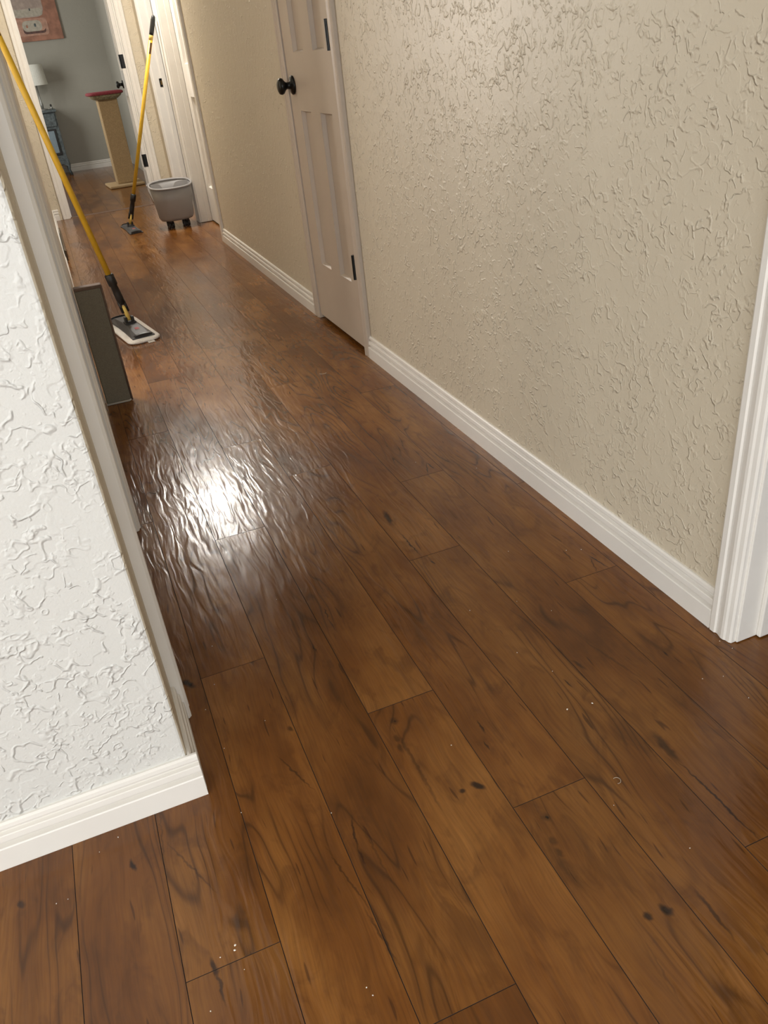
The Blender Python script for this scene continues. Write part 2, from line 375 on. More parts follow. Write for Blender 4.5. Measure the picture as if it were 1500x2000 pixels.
# boards of the side rooms and of the living room behind the viewer, out of the photo's frame
rest = bmesh.new()
KX = lambda n: 0.012 + n * PW
lay(-3.0, -0.93, -0.6, YN + 0.01, rest); lay(-3.0, 2.9, -2.6, -0.6, rest); lay(1.75, 2.9, -0.6, 1.5, rest); lay(XB, 1.75, 1.0, 1.5, rest)
lay(1.6, 2.9, 6.58, 7.76, rest); lay(-2.0, -1.0, YN + WT, 4.7, rest); lay(-1.0, XA, YN + WT, 1.2, rest); lay(-1.0, XA, 2.0, 3.0, rest); lay(-1.0, XA, 3.9, 4.7, rest)
lay(BX0, -0.35, YE + 0.06, BY1, rest)
ro = link('plank_field', rest, 'plank', floor); ro['kind'] = 'stuff'
tr = link('trim_threshold', add_prism(bmesh.new(), [(0.09, YE + 0.018, -0.012), (0.09, YE + 0.018, 0.001), (0.09, YE + 0.03, 0.005), (0.09, YE + 0.05, 0.005), (0.09, YE + 0.062, 0.001), (0.09, YE + 0.062, -0.012)], (0.76, 0, 0)), 'olive_trim')
struct(tr, 'low brown threshold strip on the floor of the bedroom doorway', 'threshold')

# ------------------------------------------------------------------ walls
def wall_y(name, x0, x1, y0, y1, openings, mats, face, label):
    """wall running along y, with door openings (ya, yb)"""
    bm = bmesh.new(); y = y0
    for a, b in openings:
        add_box(bm, x0, x1, y, a, 0, CEIL); add_box(bm, x0, x1, a, b, DH, CEIL); y = b
    add_box(bm, x0, x1, y, y1, 0, CEIL)
    return struct(link(name, bm, None, mats=mats), label, 'wall')
J = 0.018   # jamb board
wall_y('wall_right', XR, XR + WT, -2.6, YE + WT, [(0.10 - J, 0.895 + J), (2.905 - J, 3.478 + J), (5.63 - J, 6.44 + J), (6.60 - J, 7.38 + J)], ['wall_beige'], 'x', 'beige trowel-textured wall along the right of the hall')
wall_y('wall_left', XL - WT, XL, YN + WT, YE, [(1.257 - J, 1.965 + J), (3.06 - J, 3.84 + J)], ['wall_beige'], 'x', 'beige wall along the left of the hall')
bm = bmesh.new(); add_box(bm, -3.0, XL, YN, YN + WT, 0, CEIL)
o = link('wall_near', bm, None, mats=['wall_white', 'wall_beige'], bevel=0.006, seg=3)
for p in o.data.polygons:
    if p.normal.x > 0.9: p.material_index = 1
struct(o, 'white trowel-textured wall facing the viewer at the left', 'wall')
bm = bmesh.new()
add_box(bm, XL - WT, 0.09 - J, YE, YE + WT, 0, CEIL); add_box(bm, 0.85 + J, XR, YE, YE + WT, 0, CEIL); add_box(bm, 0.09 - J, 0.85 + J, YE, YE + WT, DH, CEIL)
struct(link('wall_end', bm, 'wall_beige'), 'beige wall around the bedroom doorway at the end of the hall', 'wall')
# bedroom shell
bm = box(BX0 - 0.1, BX1 + 0.1, BY1, BY1 + 0.1, 0, CEIL); struct(link('wall_bedroom_back', bm, 'wall_grey'), 'grey-green bedroom wall behind the framed picture', 'wall')
bm = box(BX1, BX1 + 0.1, YE + WT, BY1, 0, CEIL); struct(link('wall_bedroom_right', bm, 'wall_grey'), 'grey bedroom side wall behind the open door', 'wall')
bm = box(BX0 - 0.1, BX0, YE + WT, BY1, 0, CEIL); struct(link('wall_bedroom_left', bm, 'wall_grey'), 'bedroom window wall out of view to the left', 'wall')
bm = box(BX0 - 0.1, XL - WT, YE, YE + WT, 0, CEIL); struct(link('wall_bedroom_front', bm, 'wall_grey'), 'bedroom wall beside the doorway, hidden from the hall', 'wall')
# living room behind the camera, with its window opening
WX0, WX1, WZ0, WZ1 = -2.2, 0.85, 0.65, 2.15
bm = bmesh.new(); add_box(bm, -3.0, WX0, -2.7, -2.6, 0, CEIL); add_box(bm, WX1, 2.9, -2.7, -2.6, 0, CEIL); add_box(bm, WX0, WX1, -2.7, -2.6, 0, WZ0); add_box(bm, WX0, WX1, -2.7, -2.6, WZ1, CEIL)
struct(link('wall_back', bm, 'wall_white'), 'white living-room window wall behind the viewer', 'wall')
bm = bmesh.new(); add_box(bm, -3.1, -3.0, -2.7, -1.95, 0, CEIL); add_box(bm, -3.1, -3.0, -0.05, YN + WT, 0, CEIL); add_box(bm, -3.1, -3.0, -1.95, -0.05, 0, 0.7); add_box(bm, -3.1, -3.0, -1.95, -0.05, 2.2, CEIL); struct(link('wall_far_left', bm, 'wall_white'), 'white outer wall at the far left', 'wall')
bm = box(2.9, 3.0, -2.7, YE + WT, 0, CEIL); struct(link('wall_far_right', bm, 'wall_white'), 'white outer wall of the right-hand rooms', 'wall')
# partitions between side rooms
bm = box(-2.0, XL - WT, 2.45, 2.55, 0, CEIL); struct(link('wall_partition_left', bm, 'wall_white'), 'partition between the two left-hand rooms', 'wall')
bm = bmesh.new(); add_box(bm, -2.0, -1.4, 4.7, 4.8, 0, CEIL); add_box(bm, -0.6, XL - WT, 4.7, 4.8, 0, CEIL); add_box(bm, -1.4, -0.6, 4.7, 4.8, 0, 0.80); add_box(bm, -1.4, -0.6, 4.7, 4.8, 2.0, CEIL)
struct(link('wall_side_room', bm, 'wall_white'), 'window wall of the left-hand side room', 'wall')
for i, y in enumerate((1.5, 4.6, 6.5, 7.76)):
    bm = box(XR + WT, 2.9, y, y + 0.08, 0, CEIL); struct(link('wall_partition_right', bm, 'wall_white'), ['partition behind the near right doorway', 'partition beyond the closet', 'partition between the two far right doorways', 'partition at the end of the right-hand rooms'][i], 'wall')
bm = box(-3.1, 3.0, -2.7, BY1 + 0.1, CEIL, CEIL + 0.1); struct(link('ceiling', bm, 'ceiling'), 'plain white ceiling over the hall and rooms', 'ceiling')
bm = box(-2.1, -2.0, YN + WT, 4.8, 0, CEIL); struct(link('wall_side_rooms', bm, 'wall_white'), 'outer wall of the two left-hand rooms', 'wall')
# windows
def window(name, x0, x1, y, z0, z1, label):
    t = empty(name, ((x0 + x1) / 2, y, z0)); struct(t, label, 'window')
    w, h = x1 - x0, z1 - z0
    bm = bmesh.new()
    for a in ((-w / 2, w / 2, 0, 0.05), (-w / 2, w / 2, h - 0.05, h)): add_box(bm, a[0], a[1], -0.03, 0.03, a[2], a[3])
    for a in ((-w / 2, -w / 2 + 0.05), (w / 2 - 0.05, w / 2), (-0.02, 0.02)): add_box(bm, a[0], a[1], -0.03, 0.03, 0.05, h - 0.05)
    link('window_frame', bm, 'trim', t)
    for s in (-1, 1):
        x = sorted((s * 0.02, s * (w / 2 - 0.05)))
        link('pane', box(x[0], x[1], -0.004, 0.004, 0.05, h - 0.05), 'glass', t)
    return t
window('window_1', WX0, WX1, -2.65, WZ0, WZ1, 'two-pane living-room window behind the viewer')
w3 = window('added_window_3', -0.95, 0.95, 0, 0.7, 2.2, 'two-pane window added out of view at the far left to light the right wall')
w3.location = (-3.05, -1.0, 0.7); w3.rotation_euler = (0, 0, PI / 2)  # unseen window, added to go with the fill lamp on the right wall
window('window_2', -1.4, -0.6, 4.75, 0.80, 2.00, 'two-pane window of the left-hand side room')

# ------------------------------------------------------------------ baseboards
BBP = [(0, 0), (0.0150, 0), (0.0150, 0.0425), (0.0138, 0.0448), (0.0050, 0.0465), (0.0050, 0.0490), (0.0120, 0.0535), (0.0124, 0.0560), (0.0114, 0.0655), (0.0100, 0.0668), (0.0030, 0.0682), (0.0030, 0.0705), (0.0078, 0.0745), (0.0084, 0.0780), (0.0072, 0.0845), (0.0040, 0.0875), (0, 0.0875)]
BBP = [(u, v) for u, v in BBP]
def bb(name, origin, out, along, length, label, mat='trim'):
    return struct(link(name, profile(bmesh.new(), BBP, origin, out, (0, 0, 1), along, length), mat), label, 'baseboard')
bb('baseboard_right', (XR, 0.954, 0), (-1, 0, 0), (0, 1, 0), 2.844 - 0.954, 'long white moulded baseboard on the right wall before the closet')
bb('baseboard_right', (XR, 3.546, 0), (-1, 0, 0), (0, 1, 0), 5.568 - 3.546, 'short white moulded baseboard on the right wall beyond the closet')
bb('baseboard_near', (-3.0, YN, 0), (0, -1, 0), (1, 0, 0), 3.0 + XL + 0.0145, 'white moulded baseboard on the near left wall')
bb('baseboard_left', (XL, YN, 0), (1, 0, 0), (0, 1, 0), 1.199 - YN, 'cream baseboard return round the near left wall corner', 'trim')
bb('baseboard_left', (XL, 2.030, 0), (1, 0, 0), (0, 1, 0), 2.955 - 2.030, 'white baseboard between the two left doorways')
bb('baseboard_left', (XL, 3.905, 0), (1, 0, 0), (0, 1, 0), YE - 3.905, 'white baseboard far along the left wall')
bb('baseboard_end', (XL, YE, 0), (0, -1, 0), (1, 0, 0), 0.048, 'stub of white baseboard left of the bedroom doorway')
bb('baseboard_end', (0.945, YE, 0), (0, -1, 0), (1, 0, 0), XR - 0.945, 'stub of white baseboard right of the bedroom doorway')
bb('baseboard_bedroom', (BX0, BY1, 0), (0, -1, 0), (1, 0, 0), BX1 - BX0, 'white baseboard along the bedroom back wall')
bb('baseboard_right', (XR, 7.445, 0), (-1, 0, 0), (0, 1, 0), YE - 7.445, 'stub of white baseboard in the far right corner of the hall')

# ------------------------------------------------------------------ door trims
CP = [(0, 0), (0, 0.010), (0.004, 0.013), (0.012, 0.014), (0.016, 0.0165), (0.022, 0.017), (0.034, 0.0135), (0.038, 0.0135), (0.041, 0.0165), (0.052, 0.0165), (0.057, 0.013), (0.057, 0)]
def cased_opening(name, plane, out, y0, y1, label, mat='trim', axis='y', cw=0.057, ct=1.0, depth=WT, stop=0.045, near=True, far=True, stop_from='out'):
    """jamb boards, stops and hall-side casing of an opening y0..y1 in the wall plane; out = sign of the hall-side normal"""
    t = empty(name, ((plane, (y0 + y1) / 2, 0) if axis == 'y' else ((y0 + y1) / 2, plane, 0))); struct(t, label, 'door frame')
    def P(n, s, z):      # n = along normal towards the hall, s = along the wall
        return Vector((out * n, s - (y0 + y1) / 2, z)) if axis == 'y' else Vector((s - (y0 + y1) / 2, out * n, z))
    N = P(1, (y0 + y1) / 2, 0); S = P(0, (y0 + y1) / 2 + 1, 0)
    def bx(bm, n0, n1, s0, s1, z0, z1):
        a, b = P(n0, s0, z0), P(n1, s1, z1)
        add_box(bm, min(a.x, b.x), max(a.x, b.x), min(a.y, b.y), max(a.y, b.y), z0, z1)
    for s0, s1 in ((y0 - J, y0), (y1, y1 + J)):
        bm = bmesh.new(); bx(bm, -depth, 0.001, s0, s1, 0.002, DH); link('jamb', bm, mat, t, bevel=0.0015)
    bm = bmesh.new(); bx(bm, -depth, 0.001, y0 - J, y1 + J, DH - J, DH); link('jamb_head', bm, mat, t)
    st0 = -stop
    for s0, s1 in ((y0, y0 + 0.010), (y1 - 0.010, y1)):
        bm = bmesh.new(); bx(bm, st0 - 0.035, st0, s0, s1, 0.003, DH - J); link('door_stop', bm, mat, t, bevel=0.002)
    rev = 0.005
    pr = [(u, v * ct) for u, v in CP]
    bm = profile(bmesh.new(), pr, P(0, y0 - rev, 0.001), -S, N, (0, 0, 1), DH + 0.005); link('casing', bm, mat, t)
    bm = profile(bmesh.new(), pr, P(0, y1 + rev, 0.001), S, N, (0, 0, 1), DH + 0.005); link('casing', bm, mat, t)
    bm = profile(bmesh.new(), pr, P(0, y0 - rev - cw, DH + 0.006), (0, 0, 1), N, S, y1 - y0 + 2 * rev + 2 * cw); link('casing_head', bm, mat, t)
    return t
cased_opening('trim_1', XR, -1, 0.10, 0.892, 'white moulded door frame at the right edge, nearest the viewer')
t2 = cased_opening('trim_2', XR, -1, 2.905, 3.478, 'cream frame around the closet door', 'trim_cream', stop=0.042)
t3 = cased_opening('trim_3', XR, -1, 5.63, 6.44, 'white frame of the closed far right door', stop=0.045)
t4 = cased_opening('trim_4', XR, -1, 6.60, 7.38, 'white frame of the open doorway behind the grey bucket', stop=0.06)
t5 = cased_opening('trim_5', XL, 1, 1.262, 1.965, 'white door frame just past the near left wall', ct=1.3)
t6 = cased_opening('trim_6', XL, 1, 3.065, 3.84, 'white frame of the left doorway beside the leaning flat mop', ct=1.1)
t7 = cased_opening('trim_7', YE, -1, 0.09, 0.85, 'white frame of the bedroom doorway at the end of the hall', axis='x')

# ------------------------------------------------------------------ panel doors
def panel_door(name, w, label, mat, knob_side, h=2.015, thick=0.035, panels=None, z0=0.0):
    """slab in its own frame: x = along the width 0..w, y = thickness 0..thick (front face at y=0), z up"""
    t = empty(name, (0, 0, 0)); struct(t, label, 'door')
    if panels is None:
        s = 0.105 * w / 0.70; m = 0.095 * w / 0.70; pw = (w - 2 * s - m) / 2
        panels = [(s, s + pw), (w - s - pw, w - s)]
    zs = [(0.245, 0.836), (1.035, h - 0.12)]
    xs = sorted({0.0, w, *[v for p in panels for v in p]}); zz = sorted({0.0, h, *[v for p in zs for v in p]})
    bm = bmesh.new()
    rec = 0.017
    for i in range(len(xs) - 1):
        for j in range(len(zz) - 1):
            inp = any(abs(xs[i] - p[0]) < 1e-6 for p in panels) and any(abs(zz[j] - q[0]) < 1e-6 for q in zs)
            add_box(bm, xs[i], xs[i + 1], rec if inp else 0.0, thick - (rec if inp else 0.0), zz[j], zz[j + 1])
    bmesh.ops.remove_doubles(bm, verts=bm.verts, dist=1e-6)
    dead = [f for f in bm.faces if sum(1 for g in bm.faces if g is not f and set(g.verts) == set(f.verts))]
    bmesh.ops.delete(bm, geom=dead, context='FACES_ONLY')
    link('slab', bm, mat, t)
    for p in panels:          # sloped sticking round each recessed panel, front and back
        for q in zs:
            bm = bmesh.new()
            for face in (0, 1):
                yo = (lambda d: d) if face == 0 else (lambda d: thick - d)
                a = [(p[0], q[0]), (p[1], q[0]), (p[1], q[1]), (p[0], q[1])]; d = 0.007
                b = [(p[0] + d, q[0] + d), (p[1] - d, q[0] + d), (p[1] - d, q[1] - d), (p[0] + d, q[1] - d)]
                va = [bm.verts.new((x, yo(0.002), z)) for x, z in a]; vb = [bm.verts.new((x, yo(rec - 0.0005), z)) for x, z in b]
                for k in range(4): bm.faces.new((va[k], va[(k + 1) % 4], vb[(k + 1) % 4], vb[k]))
            bmesh.ops.recalc_face_normals(bm, faces=bm.faces)
            link('panel_moulding', bm, mat, t)
    kx = 0.06 if knob_side == 0 else w - 0.06
    for s in (-1, 1):
        y = 0.0 if s < 0 else thick
        prof = [(0.0, 0.033), (0.006, 0.034), (0.010, 0.030), (0.013, 0.014), (0.028, 0.012), (0.036, 0.018), (0.042, 0.027), (0.050, 0.030), (0.058, 0.027), (0.063, 0.017), (0.065, 0.006)]
        bm = bmesh.new()
        add_tube(bm, [(kx, y + s * a, 0.925) for a, r in prof], [r for a, r in prof], 24)
        k = link('knob', bm, 'black_metal', t, smooth=True)
    return t
def place(t, origin, xdir, ydir):
    X, Y, Z = Vector(xdir), Vector(ydir), Vector((0, 0, 1))
    m = Matrix((X, Y, Z)).transposed().to_4x4(); m.translation = origin; t.matrix_world = m
def hinge(parent, loc, axis_out, w=0.030, h=0.089, side=1):
    """leaf plate plus barrel, in the parent's frame"""
    x, y, z = loc
    b = bmesh.new(); add_box(b, x, x + side * w, y - 0.002, y, z, z + h) if side > 0 else add_box(b, x + side * w, x, y - 0.002, y, z, z + h)
    o = link('hinge', b, 'black_metal', parent, bevel=0.001)
    return o
# closet door: front face towards -x, width running from y=2.908 (hinges) to y=3.475 (knob)
d1 = panel_door('door_1', 0.567, 'cream four-panel closet door with black round knob', 'trim_cream', 1, panels=[(0.072, 0.205), (0.318, 0.450)])
place(d1, (0.984, 2.908, 0.022), (0, 1, 0), (1, 0, 0))
for z in (0.27, 1.03, 1.76):
    h = link('hinge', tube([(0.004, -0.006, z), (0.004, -0.006, z + 0.091)], 0.0068, 12), 'black_metal', d1, smooth=False)
    b = box(-0.004, 0.016, -0.0035, 0.0, z + 0.001, z + 0.090); link('hinge_leaf', b, 'black_metal', h)
# far right closed door, set back in its frame
d2 = panel_door('door_2', 0.803, 'closed white panel door set deep in the far right frame', 'trim', 0)
place(d2, (XR + 0.082, 5.6335, 0.012), (0, 1, 0), (1, 0, 0))
# bedroom door, open into the bedroom
d4 = panel_door('door_4', 0.752, 'white bedroom door standing open with black knob', 'trim', 1, thick=0.045)
ang = math.radians(4.0)
place(d4, (0.816, YE + WT + 0.004, 0.012), (math.sin(ang), math.cos(ang), 0), (math.cos(ang), -math.sin(ang), 0))
# hinges of the bedroom door on its frame
for z in (0.29, 1.05, 1.79):
    h = link('hinge', box(-0.0030, 0.0, 0.002, 0.043, z, z + 0.100), 'black_metal', d4, bevel=0.0012)
    link('hinge_barrel', tube([(-0.003, -0.004, z), (-0.003, -0.004, z + 0.100)], 0.006, 10), 'black_metal', h)
# bathroom-side door of the open doorway swings in out of sight; its strike plate faces the viewer
sp = link('strike_plate', box(0.038, 0.068, 7.376 - 6.99, 7.3805 - 6.99, 0.905, 0.965), 'black_metal', t4, bevel=0.003)
link('strike_hole', box(0.046, 0.060, 7.3745 - 6.99, 7.3765 - 6.99, 0.920, 0.950), 'steel', sp)

# ------------------------------------------------------------------ dark olive upright panel
pnl = empty('olive_panel', (0.0, 2.99, 0)); tag(pnl, 'dark olive upright panel jutting from the left wall in front of the flat mop', 'panel')
X0, X1, HP = XL + 0.021, 0.069, 0.435
link('body', box(X0, X1, -0.018, 0.018, 0.006, HP - 0.010), 'olive', pnl, bevel=0.005)
bm = bmesh.new(); add_box(bm, X0, X1 + 0.002, -0.0195, 0.0195, HP - 0.012, HP); link('top_binding', bm, 'olive_trim', pnl, bevel=0.004)
link('side_binding', tube([(X1 - 0.001, -0.017, 0.004), (X1 - 0.001, -0.017, HP - 0.006)], 0.004, 8), 'olive_trim', pnl, smooth=True)
link('bottom_piping', tube([(X0, -0.019, 0.004), (X1 - 0.012, -0.020, 0.004), (X1, -0.016, 0.007)], 0.0035, 8), 'pale_line', pnl, smooth=True)

# ------------------------------------------------------------------ mops
def rounded_rect(L, W, r, n=6, taper=1.0):
    pts = []
    for cx, cy, a0 in ((L / 2 - r, W / 2 - r, 0), (-L / 2 + r, W / 2 - r, PI / 2), (-L / 2 + r, -W / 2 + r, PI), (L / 2 - r, -W / 2 + r, 3 * PI / 2)):
        for k in range(n + 1):
            a = a0 + PI / 2 * k / n; pts.append((cx + r * math.cos(a), cy + r * math.sin(a)))
    return pts
def flat_mop(label, loc, rz, top, pad=True, L=0.40, W=0.10):
    """head in a local frame whose x runs along the plate; handle runs to the world point top"""
    t = empty('flat_mop', (loc[0], loc[1], 0), rz); tag(t, label, 'mop', group='yellow-handled flat mops in the hall')
    z = 0.0
    if pad:
        bm = bmesh.new()
        rings = []
        for zz, ins in ((0.001, 0.006), (0.006, 0.0), (0.013, 0.0), (0.018, 0.006)):
            rings.append([(x, y, zz) for x, y in rounded_rect(L + 0.05 - 2 * ins, W + 0.045 - 2 * ins, 0.042)])
        loft(bm, rings); p = link('pad', bm, 'pad', t, smooth=True)
        link('pad_tag', box(L / 2 + 0.018, L / 2 + 0.045, 0.005, 0.035, 0.0005, 0.004), 'pad_tag', p, bevel=0.001)
        z = 0.017
    # plate: raised towards the swivel in the middle, wings sloping to the ends
    bm = bmesh.new()
    prof = [(-L / 2, 0.008, W / 2), (-L / 2 + 0.02, 0.016, W / 2), (-0.05, 0.026, W * 0.46), (0.05, 0.026, W * 0.46), (L / 2 - 0.02, 0.016, W / 2), (L / 2, 0.008, W / 2)]
    rings = []
    for x, h, hw in prof: rings.append([(x, -hw, z), (x, -hw, z + 0.006), (x, -hw * 0.55, z + h), (x, hw * 0.55, z + h), (x, hw, z + 0.006), (x, hw, z)])
    loft(bm, rings); plate = link('plate', bm, 'grey_plastic', t, bevel=0.003)
    for s in (-1, 1):     # dark mouth of each clamp end
        bm = bmesh.new(); loft(bm, [[(s * (L / 2 - 0.012 + d), (W * 0.40) * math.cos(a), z + 0.012 + (0.008 + 0.002 * 0) * math.sin(a) + (0.002 if d == 0 else 0)) for a in [2 * PI * k / 16 for k in range(16)]] for d in (0, 0.0125)])
        link('end_slot', bm, 'black_plastic', plate)
    link('print', box(0.085, 0.115, -0.008, 0.010, z + 0.0222, z + 0.0232), 'red_print', plate)
    link('print_line', box(0.118, 0.122, -0.012, 0.012, z + 0.0212, z + 0.0222), 'pad_tag', plate)
    jz = z + 0.045
    bm = bmesh.new(); add_box(bm, -0.022, 0.022, -0.026, 0.026, z + 0.018, z + 0.034); add_box(bm, -0.012, 0.012, -0.022, -0.010, z + 0.03, jz + 0.012); add_box(bm, -0.012, 0.012, 0.010, 0.022, z + 0.03, jz + 0.012)
    link('swivel', bm, 'black_plastic', t, bevel=0.003)
    base = Vector((0, 0, jz))
    w = Vector((top[0] - loc[0], top[1] - loc[1], 0)); w.rotate(Matrix.Rotation(-rz, 3, 'Z')); tip = Vector((w.x, w.y, top[2]))
    d = (tip - base).normalized(); Lh = (tip - base).length
    link('yoke', tube([base - d * 0.004, base + d * 0.065], [0.010, 0.009], 12), 'pale_yellow', t, smooth=True)
    side = d.cross(Vector((1, 0, 0))).normalized()
    bm = bmesh.new()
    for s in (-1, 1): add_tube(bm, [base + side * s * 0.013 + d * 0.035, base + side * s * 0.011 + d * 0.09], [0.0065, 0.008], 8)
    add_tube(bm, [base + d * 0.075, base + d * 0.10, base + d * 0.13, base + d * 0.165, base + d * 0.17, base + d * 0.215, base + d * 0.22], [0.014, 0.018, 0.0175, 0.016, 0.021, 0.021, 0.0165], 16)
    link('collar', bm, 'black_plastic', t, smooth=True)
    link('handle', tube([base + d * 0.21, base + d * (Lh - 0.115)], 0.0132, 18), 'yellow', t, smooth=True)
    link('cuff', tube([base + d * (Lh - 0.150), base + d * (Lh - 0.115)], 0.0145, 16), 'pale_yellow', t, smooth=True)
    g0 = Lh - 0.12
    link('grip', tube([base + d * g0, base + d * (g0 + 0.02), base + d * (Lh - 0.03), base + d * (Lh - 0.008), base + d * Lh], [0.0148, 0.0155, 0.0155, 0.012, 0.005], 16), 'black_plastic', t, smooth=True)
    # sticker wrapped on the handle just under the grip
    bm = bmesh.new(); u = d.cross(Vector((0, 0, 1))).normalized(); v = d.cross(u)
    rings = []
    toward = Vector((-loc[0], -loc[1], 0)); toward.rotate(Matrix.Rotation(-rz, 3, 'Z')); toward.normalize()
    a0 = math.atan2(toward.dot(v), toward.dot(u)) + 0.35
    for s_ in (0.235, 0.165):
        rings.append([base + d * (Lh - s_) + (u * math.cos(a0 + a) + v * math.sin(a0 + a)) * 0.0136 for a in (-0.5, -0.25, 0, 0.25, 0.5)])
    va = [bm.verts.new(p) for p in rings[0]]; vb = [bm.verts.new(p) for p in rings[1]]
    for k in range(4): bm.faces.new((va[k], va[k + 1], vb[k + 1], vb[k]))
    link('sticker', bm, 'brown_print', t)
    return t
flat_mop('yellow-handled flat mop with white pad leaning at the left', (0.172, 3.885), math.radians(-80), (-0.068, 3.810, 1.45), True, 0.40, 0.105)
flat_mop('yellow-handled flat mop with bare dark plate leaning above the bucket', (0.485, 6.655), math.radians(-86), (0.957, 6.475, 1.352), False, 0.42, 0.10)

# ------------------------------------------------------------------ bucket on casters
bk = empty('mop_bucket', (0.815, 6.445, 0)); tag(bk, 'oval grey plastic mop bucket on black casters against the right wall', 'bucket')
def rimz(y, z): return z + 0.10 * (y / 0.12) * 0.22 if z > 0.25 else z
def ring(z, a, b, dz=0.0): return [(x, y, zz + dz * (y / 0.12)) for x, y, zz in sq(0, 0, z, a, b, 48, 2.5)]
outer = [(0.054, 0.095, 0.070, 0), (0.058, 0.115, 0.088, 0), (0.078, 0.128, 0.099, 0), (0.20, 0.141, 0.110, 0.006), (0.300, 0.153, 0.120, 0.018)]
inner = [(0.300, 0.148, 0.115, 0.018), (0.20, 0.136, 0.105, 0.006), (0.09, 0.120, 0.092, 0), (0.072, 0.110, 0.082, 0)]
bm = loft(bmesh.new(), [ring(z, a, b, d) for z, a, b, d in outer] + [ring(z, a, b, d) for z, a, b, d in inner]); link('body', bm, 'bucket', bk, smooth=True)
# rolled rim
bm = bmesh.new(); R = []
for k in range(9):
    a = 2 * PI * k / 8
    R.append([(x, y, zz + 0.018 * (y / 0.12)) for x, y, zz in sq(0, 0, 0.302 + 0.007 * math.sin(a), 0.1535 + 0.008 * math.cos(a), 0.1205 + 0.008 * math.cos(a), 48, 2.5)])
loft(bm, R, False, False); bmesh.ops.remove_doubles(bm, verts=bm.verts, dist=1e-5); link('rim', bm, 'bucket', bk, smooth=True)
# divider wall with a dip, across the bucket
bm = bmesh.new(); top = []; n = 24
for k in range(n + 1):
    x = -0.138 + 0.276 * k / n
    s = 1 / (1 + math.exp(-(x + 0.055) / 0.008)) * 1 / (1 + math.exp((x - 0.03) / 0.008))
    top.append((x, 0.309 - 0.060 * s))
vf = []
for yy in (0.028, 0.036):
    a = [bm.verts.new((x, yy + 0.02 * math.cos(x / 0.14 * PI / 2), z)) for x, z in top]; b = [bm.verts.new((x * 0.80, yy - 0.035, 0.085)) for x, z in top]; vf.append((a, b))
(a0_, b0_), (a1_, b1_) = vf
for k in range(n):
    bm.faces.new((b0_[k], b0_[k + 1], a0_[k + 1], a0_[k])); bm.faces.new((b1_[k + 1], b1_[k], a1_[k], a1_[k + 1])); bm.faces.new((a0_[k], a0_[k + 1], a1_[k + 1], a1_[k]))
bmesh.ops.recalc_face_normals(bm, faces=bm.faces)
link('divider', bm, 'bucket', bk, smooth=False)
for sx, sy in ((-0.055, -0.045), (0.062, -0.045), (-0.055, 0.05), (0.062, 0.05)):
    c = link('caster', loft(bmesh.new(), [sq(sx, sy, z, r, r, 16, 2) for z, r in ((0.036, 0.008), (0.044, 0.018), (0.058, 0.020))]), 'black_plastic', bk)
    for s in (-1, 1):
        w = link('wheel', tube([(sx + s * 0.006, sy + 0.008, 0.0235), (sx + s * 0.009, sy + 0.008, 0.0235), (sx + s * 0.019, sy + 0.008, 0.0235), (sx + s * 0.021, sy + 0.008, 0.0235)], [0.020, 0.0230, 0.0230, 0.020], 18), 'rubber', c)
# side ribs of the body at the right
link('side_rib', tube([(0.152, 0.03, 0.285), (0.140, 0.03, 0.17), (0.128, 0.03, 0.085)], 0.006, 8), 'bucket', bk, smooth=True)
# bail handle lying along the back rim
bm = tube([(math.cos(a) * 0.163, 0.035 + math.sin(a) * 0.095, 0.305 + 0.020 * math.sin(a)) for a in [PI * k / 18 for k in range(19)]], 0.0035, 8)
link('bail', bm, 'bucket', bk, smooth=True)

# ------------------------------------------------------------------ baseboard register on the left wall
rg = empty('baseboard_register', (XL + 0.0155, 6.25, 0)); tag(rg, 'dark brown metal register along the far left baseboard', 'vent')
link('grille', box(0.0, 0.010, -0.48, 0.50, 0.020, 0.085), 'register', rg, bevel=0.002)
for k in range(12):
    y = -0.42 + k * 0.078
    link('slat', box(0.010, 0.0125, y, y + 0.05, 0.034, 0.072), 'olive_trim', rg)

# ------------------------------------------------------------------ bedroom: scratching post, lamp, cabinet, picture
cp = empty('scratching_post', (0.745, 9.45, 0), math.radians(3)); tag(cp, 'tan carpeted scratching post with red cushioned top in the bedroom', 'scratching post')
link('base', box(-0.19, 0.17, -0.22, 0.19, 0.002, 0.026), 'sisal', cp, bevel=0.008)
link('column', box(-0.085, 0.105, -0.085, 0.085, 0.026, 0.815), 'sisal', cp, bevel=0.008)
bm = loft(bmesh.new(), [sq(0.005, 0, z, a, b, 36, 4) for z, a, b in ((0.812, 0.115, 0.12), (0.835, 0.150, 0.15), (0.855, 0.165, 0.165))]); link('platform', bm, 'fringe', cp)
bm = loft(bmesh.new(), [sq(0.005, 0, z, a, b, 36, 4) for z, a, b in ((0.853, 0.172, 0.172), (0.858, 0.178, 0.178), (0.872, 0.178, 0.178), (0.880, 0.165, 0.165))]); cu = link('cushion', bm, 'cushion', cp, smooth=True)
cb = empty('night_stand', (0.12, 11.40, 0)); tag(cb, 'weathered blue-grey night stand beside the bedroom back wall', 'night stand')
link('top', box(-0.20, 0.185, -0.19, 0.19, 0.695, 0.722), 'cabinet', cb, bevel=0.006)
link('body', box(-0.18, 0.165, -0.16, 0.17, 0.17, 0.694), 'cabinet', cb, bevel=0.004)
link('drawer', box(-0.165, 0.150, -0.172, -0.161, 0.545, 0.680), 'cabinet', cb, bevel=0.003)
dr = link('door', box(-0.165, 0.120, -0.172, -0.161, 0.235, 0.520), 'black_plastic', cb, bevel=0.002)
link('door_panel', box(-0.145, 0.098, -0.178, -0.1725, 0.260, 0.500), 'cab_panel', dr, bevel=0.002)
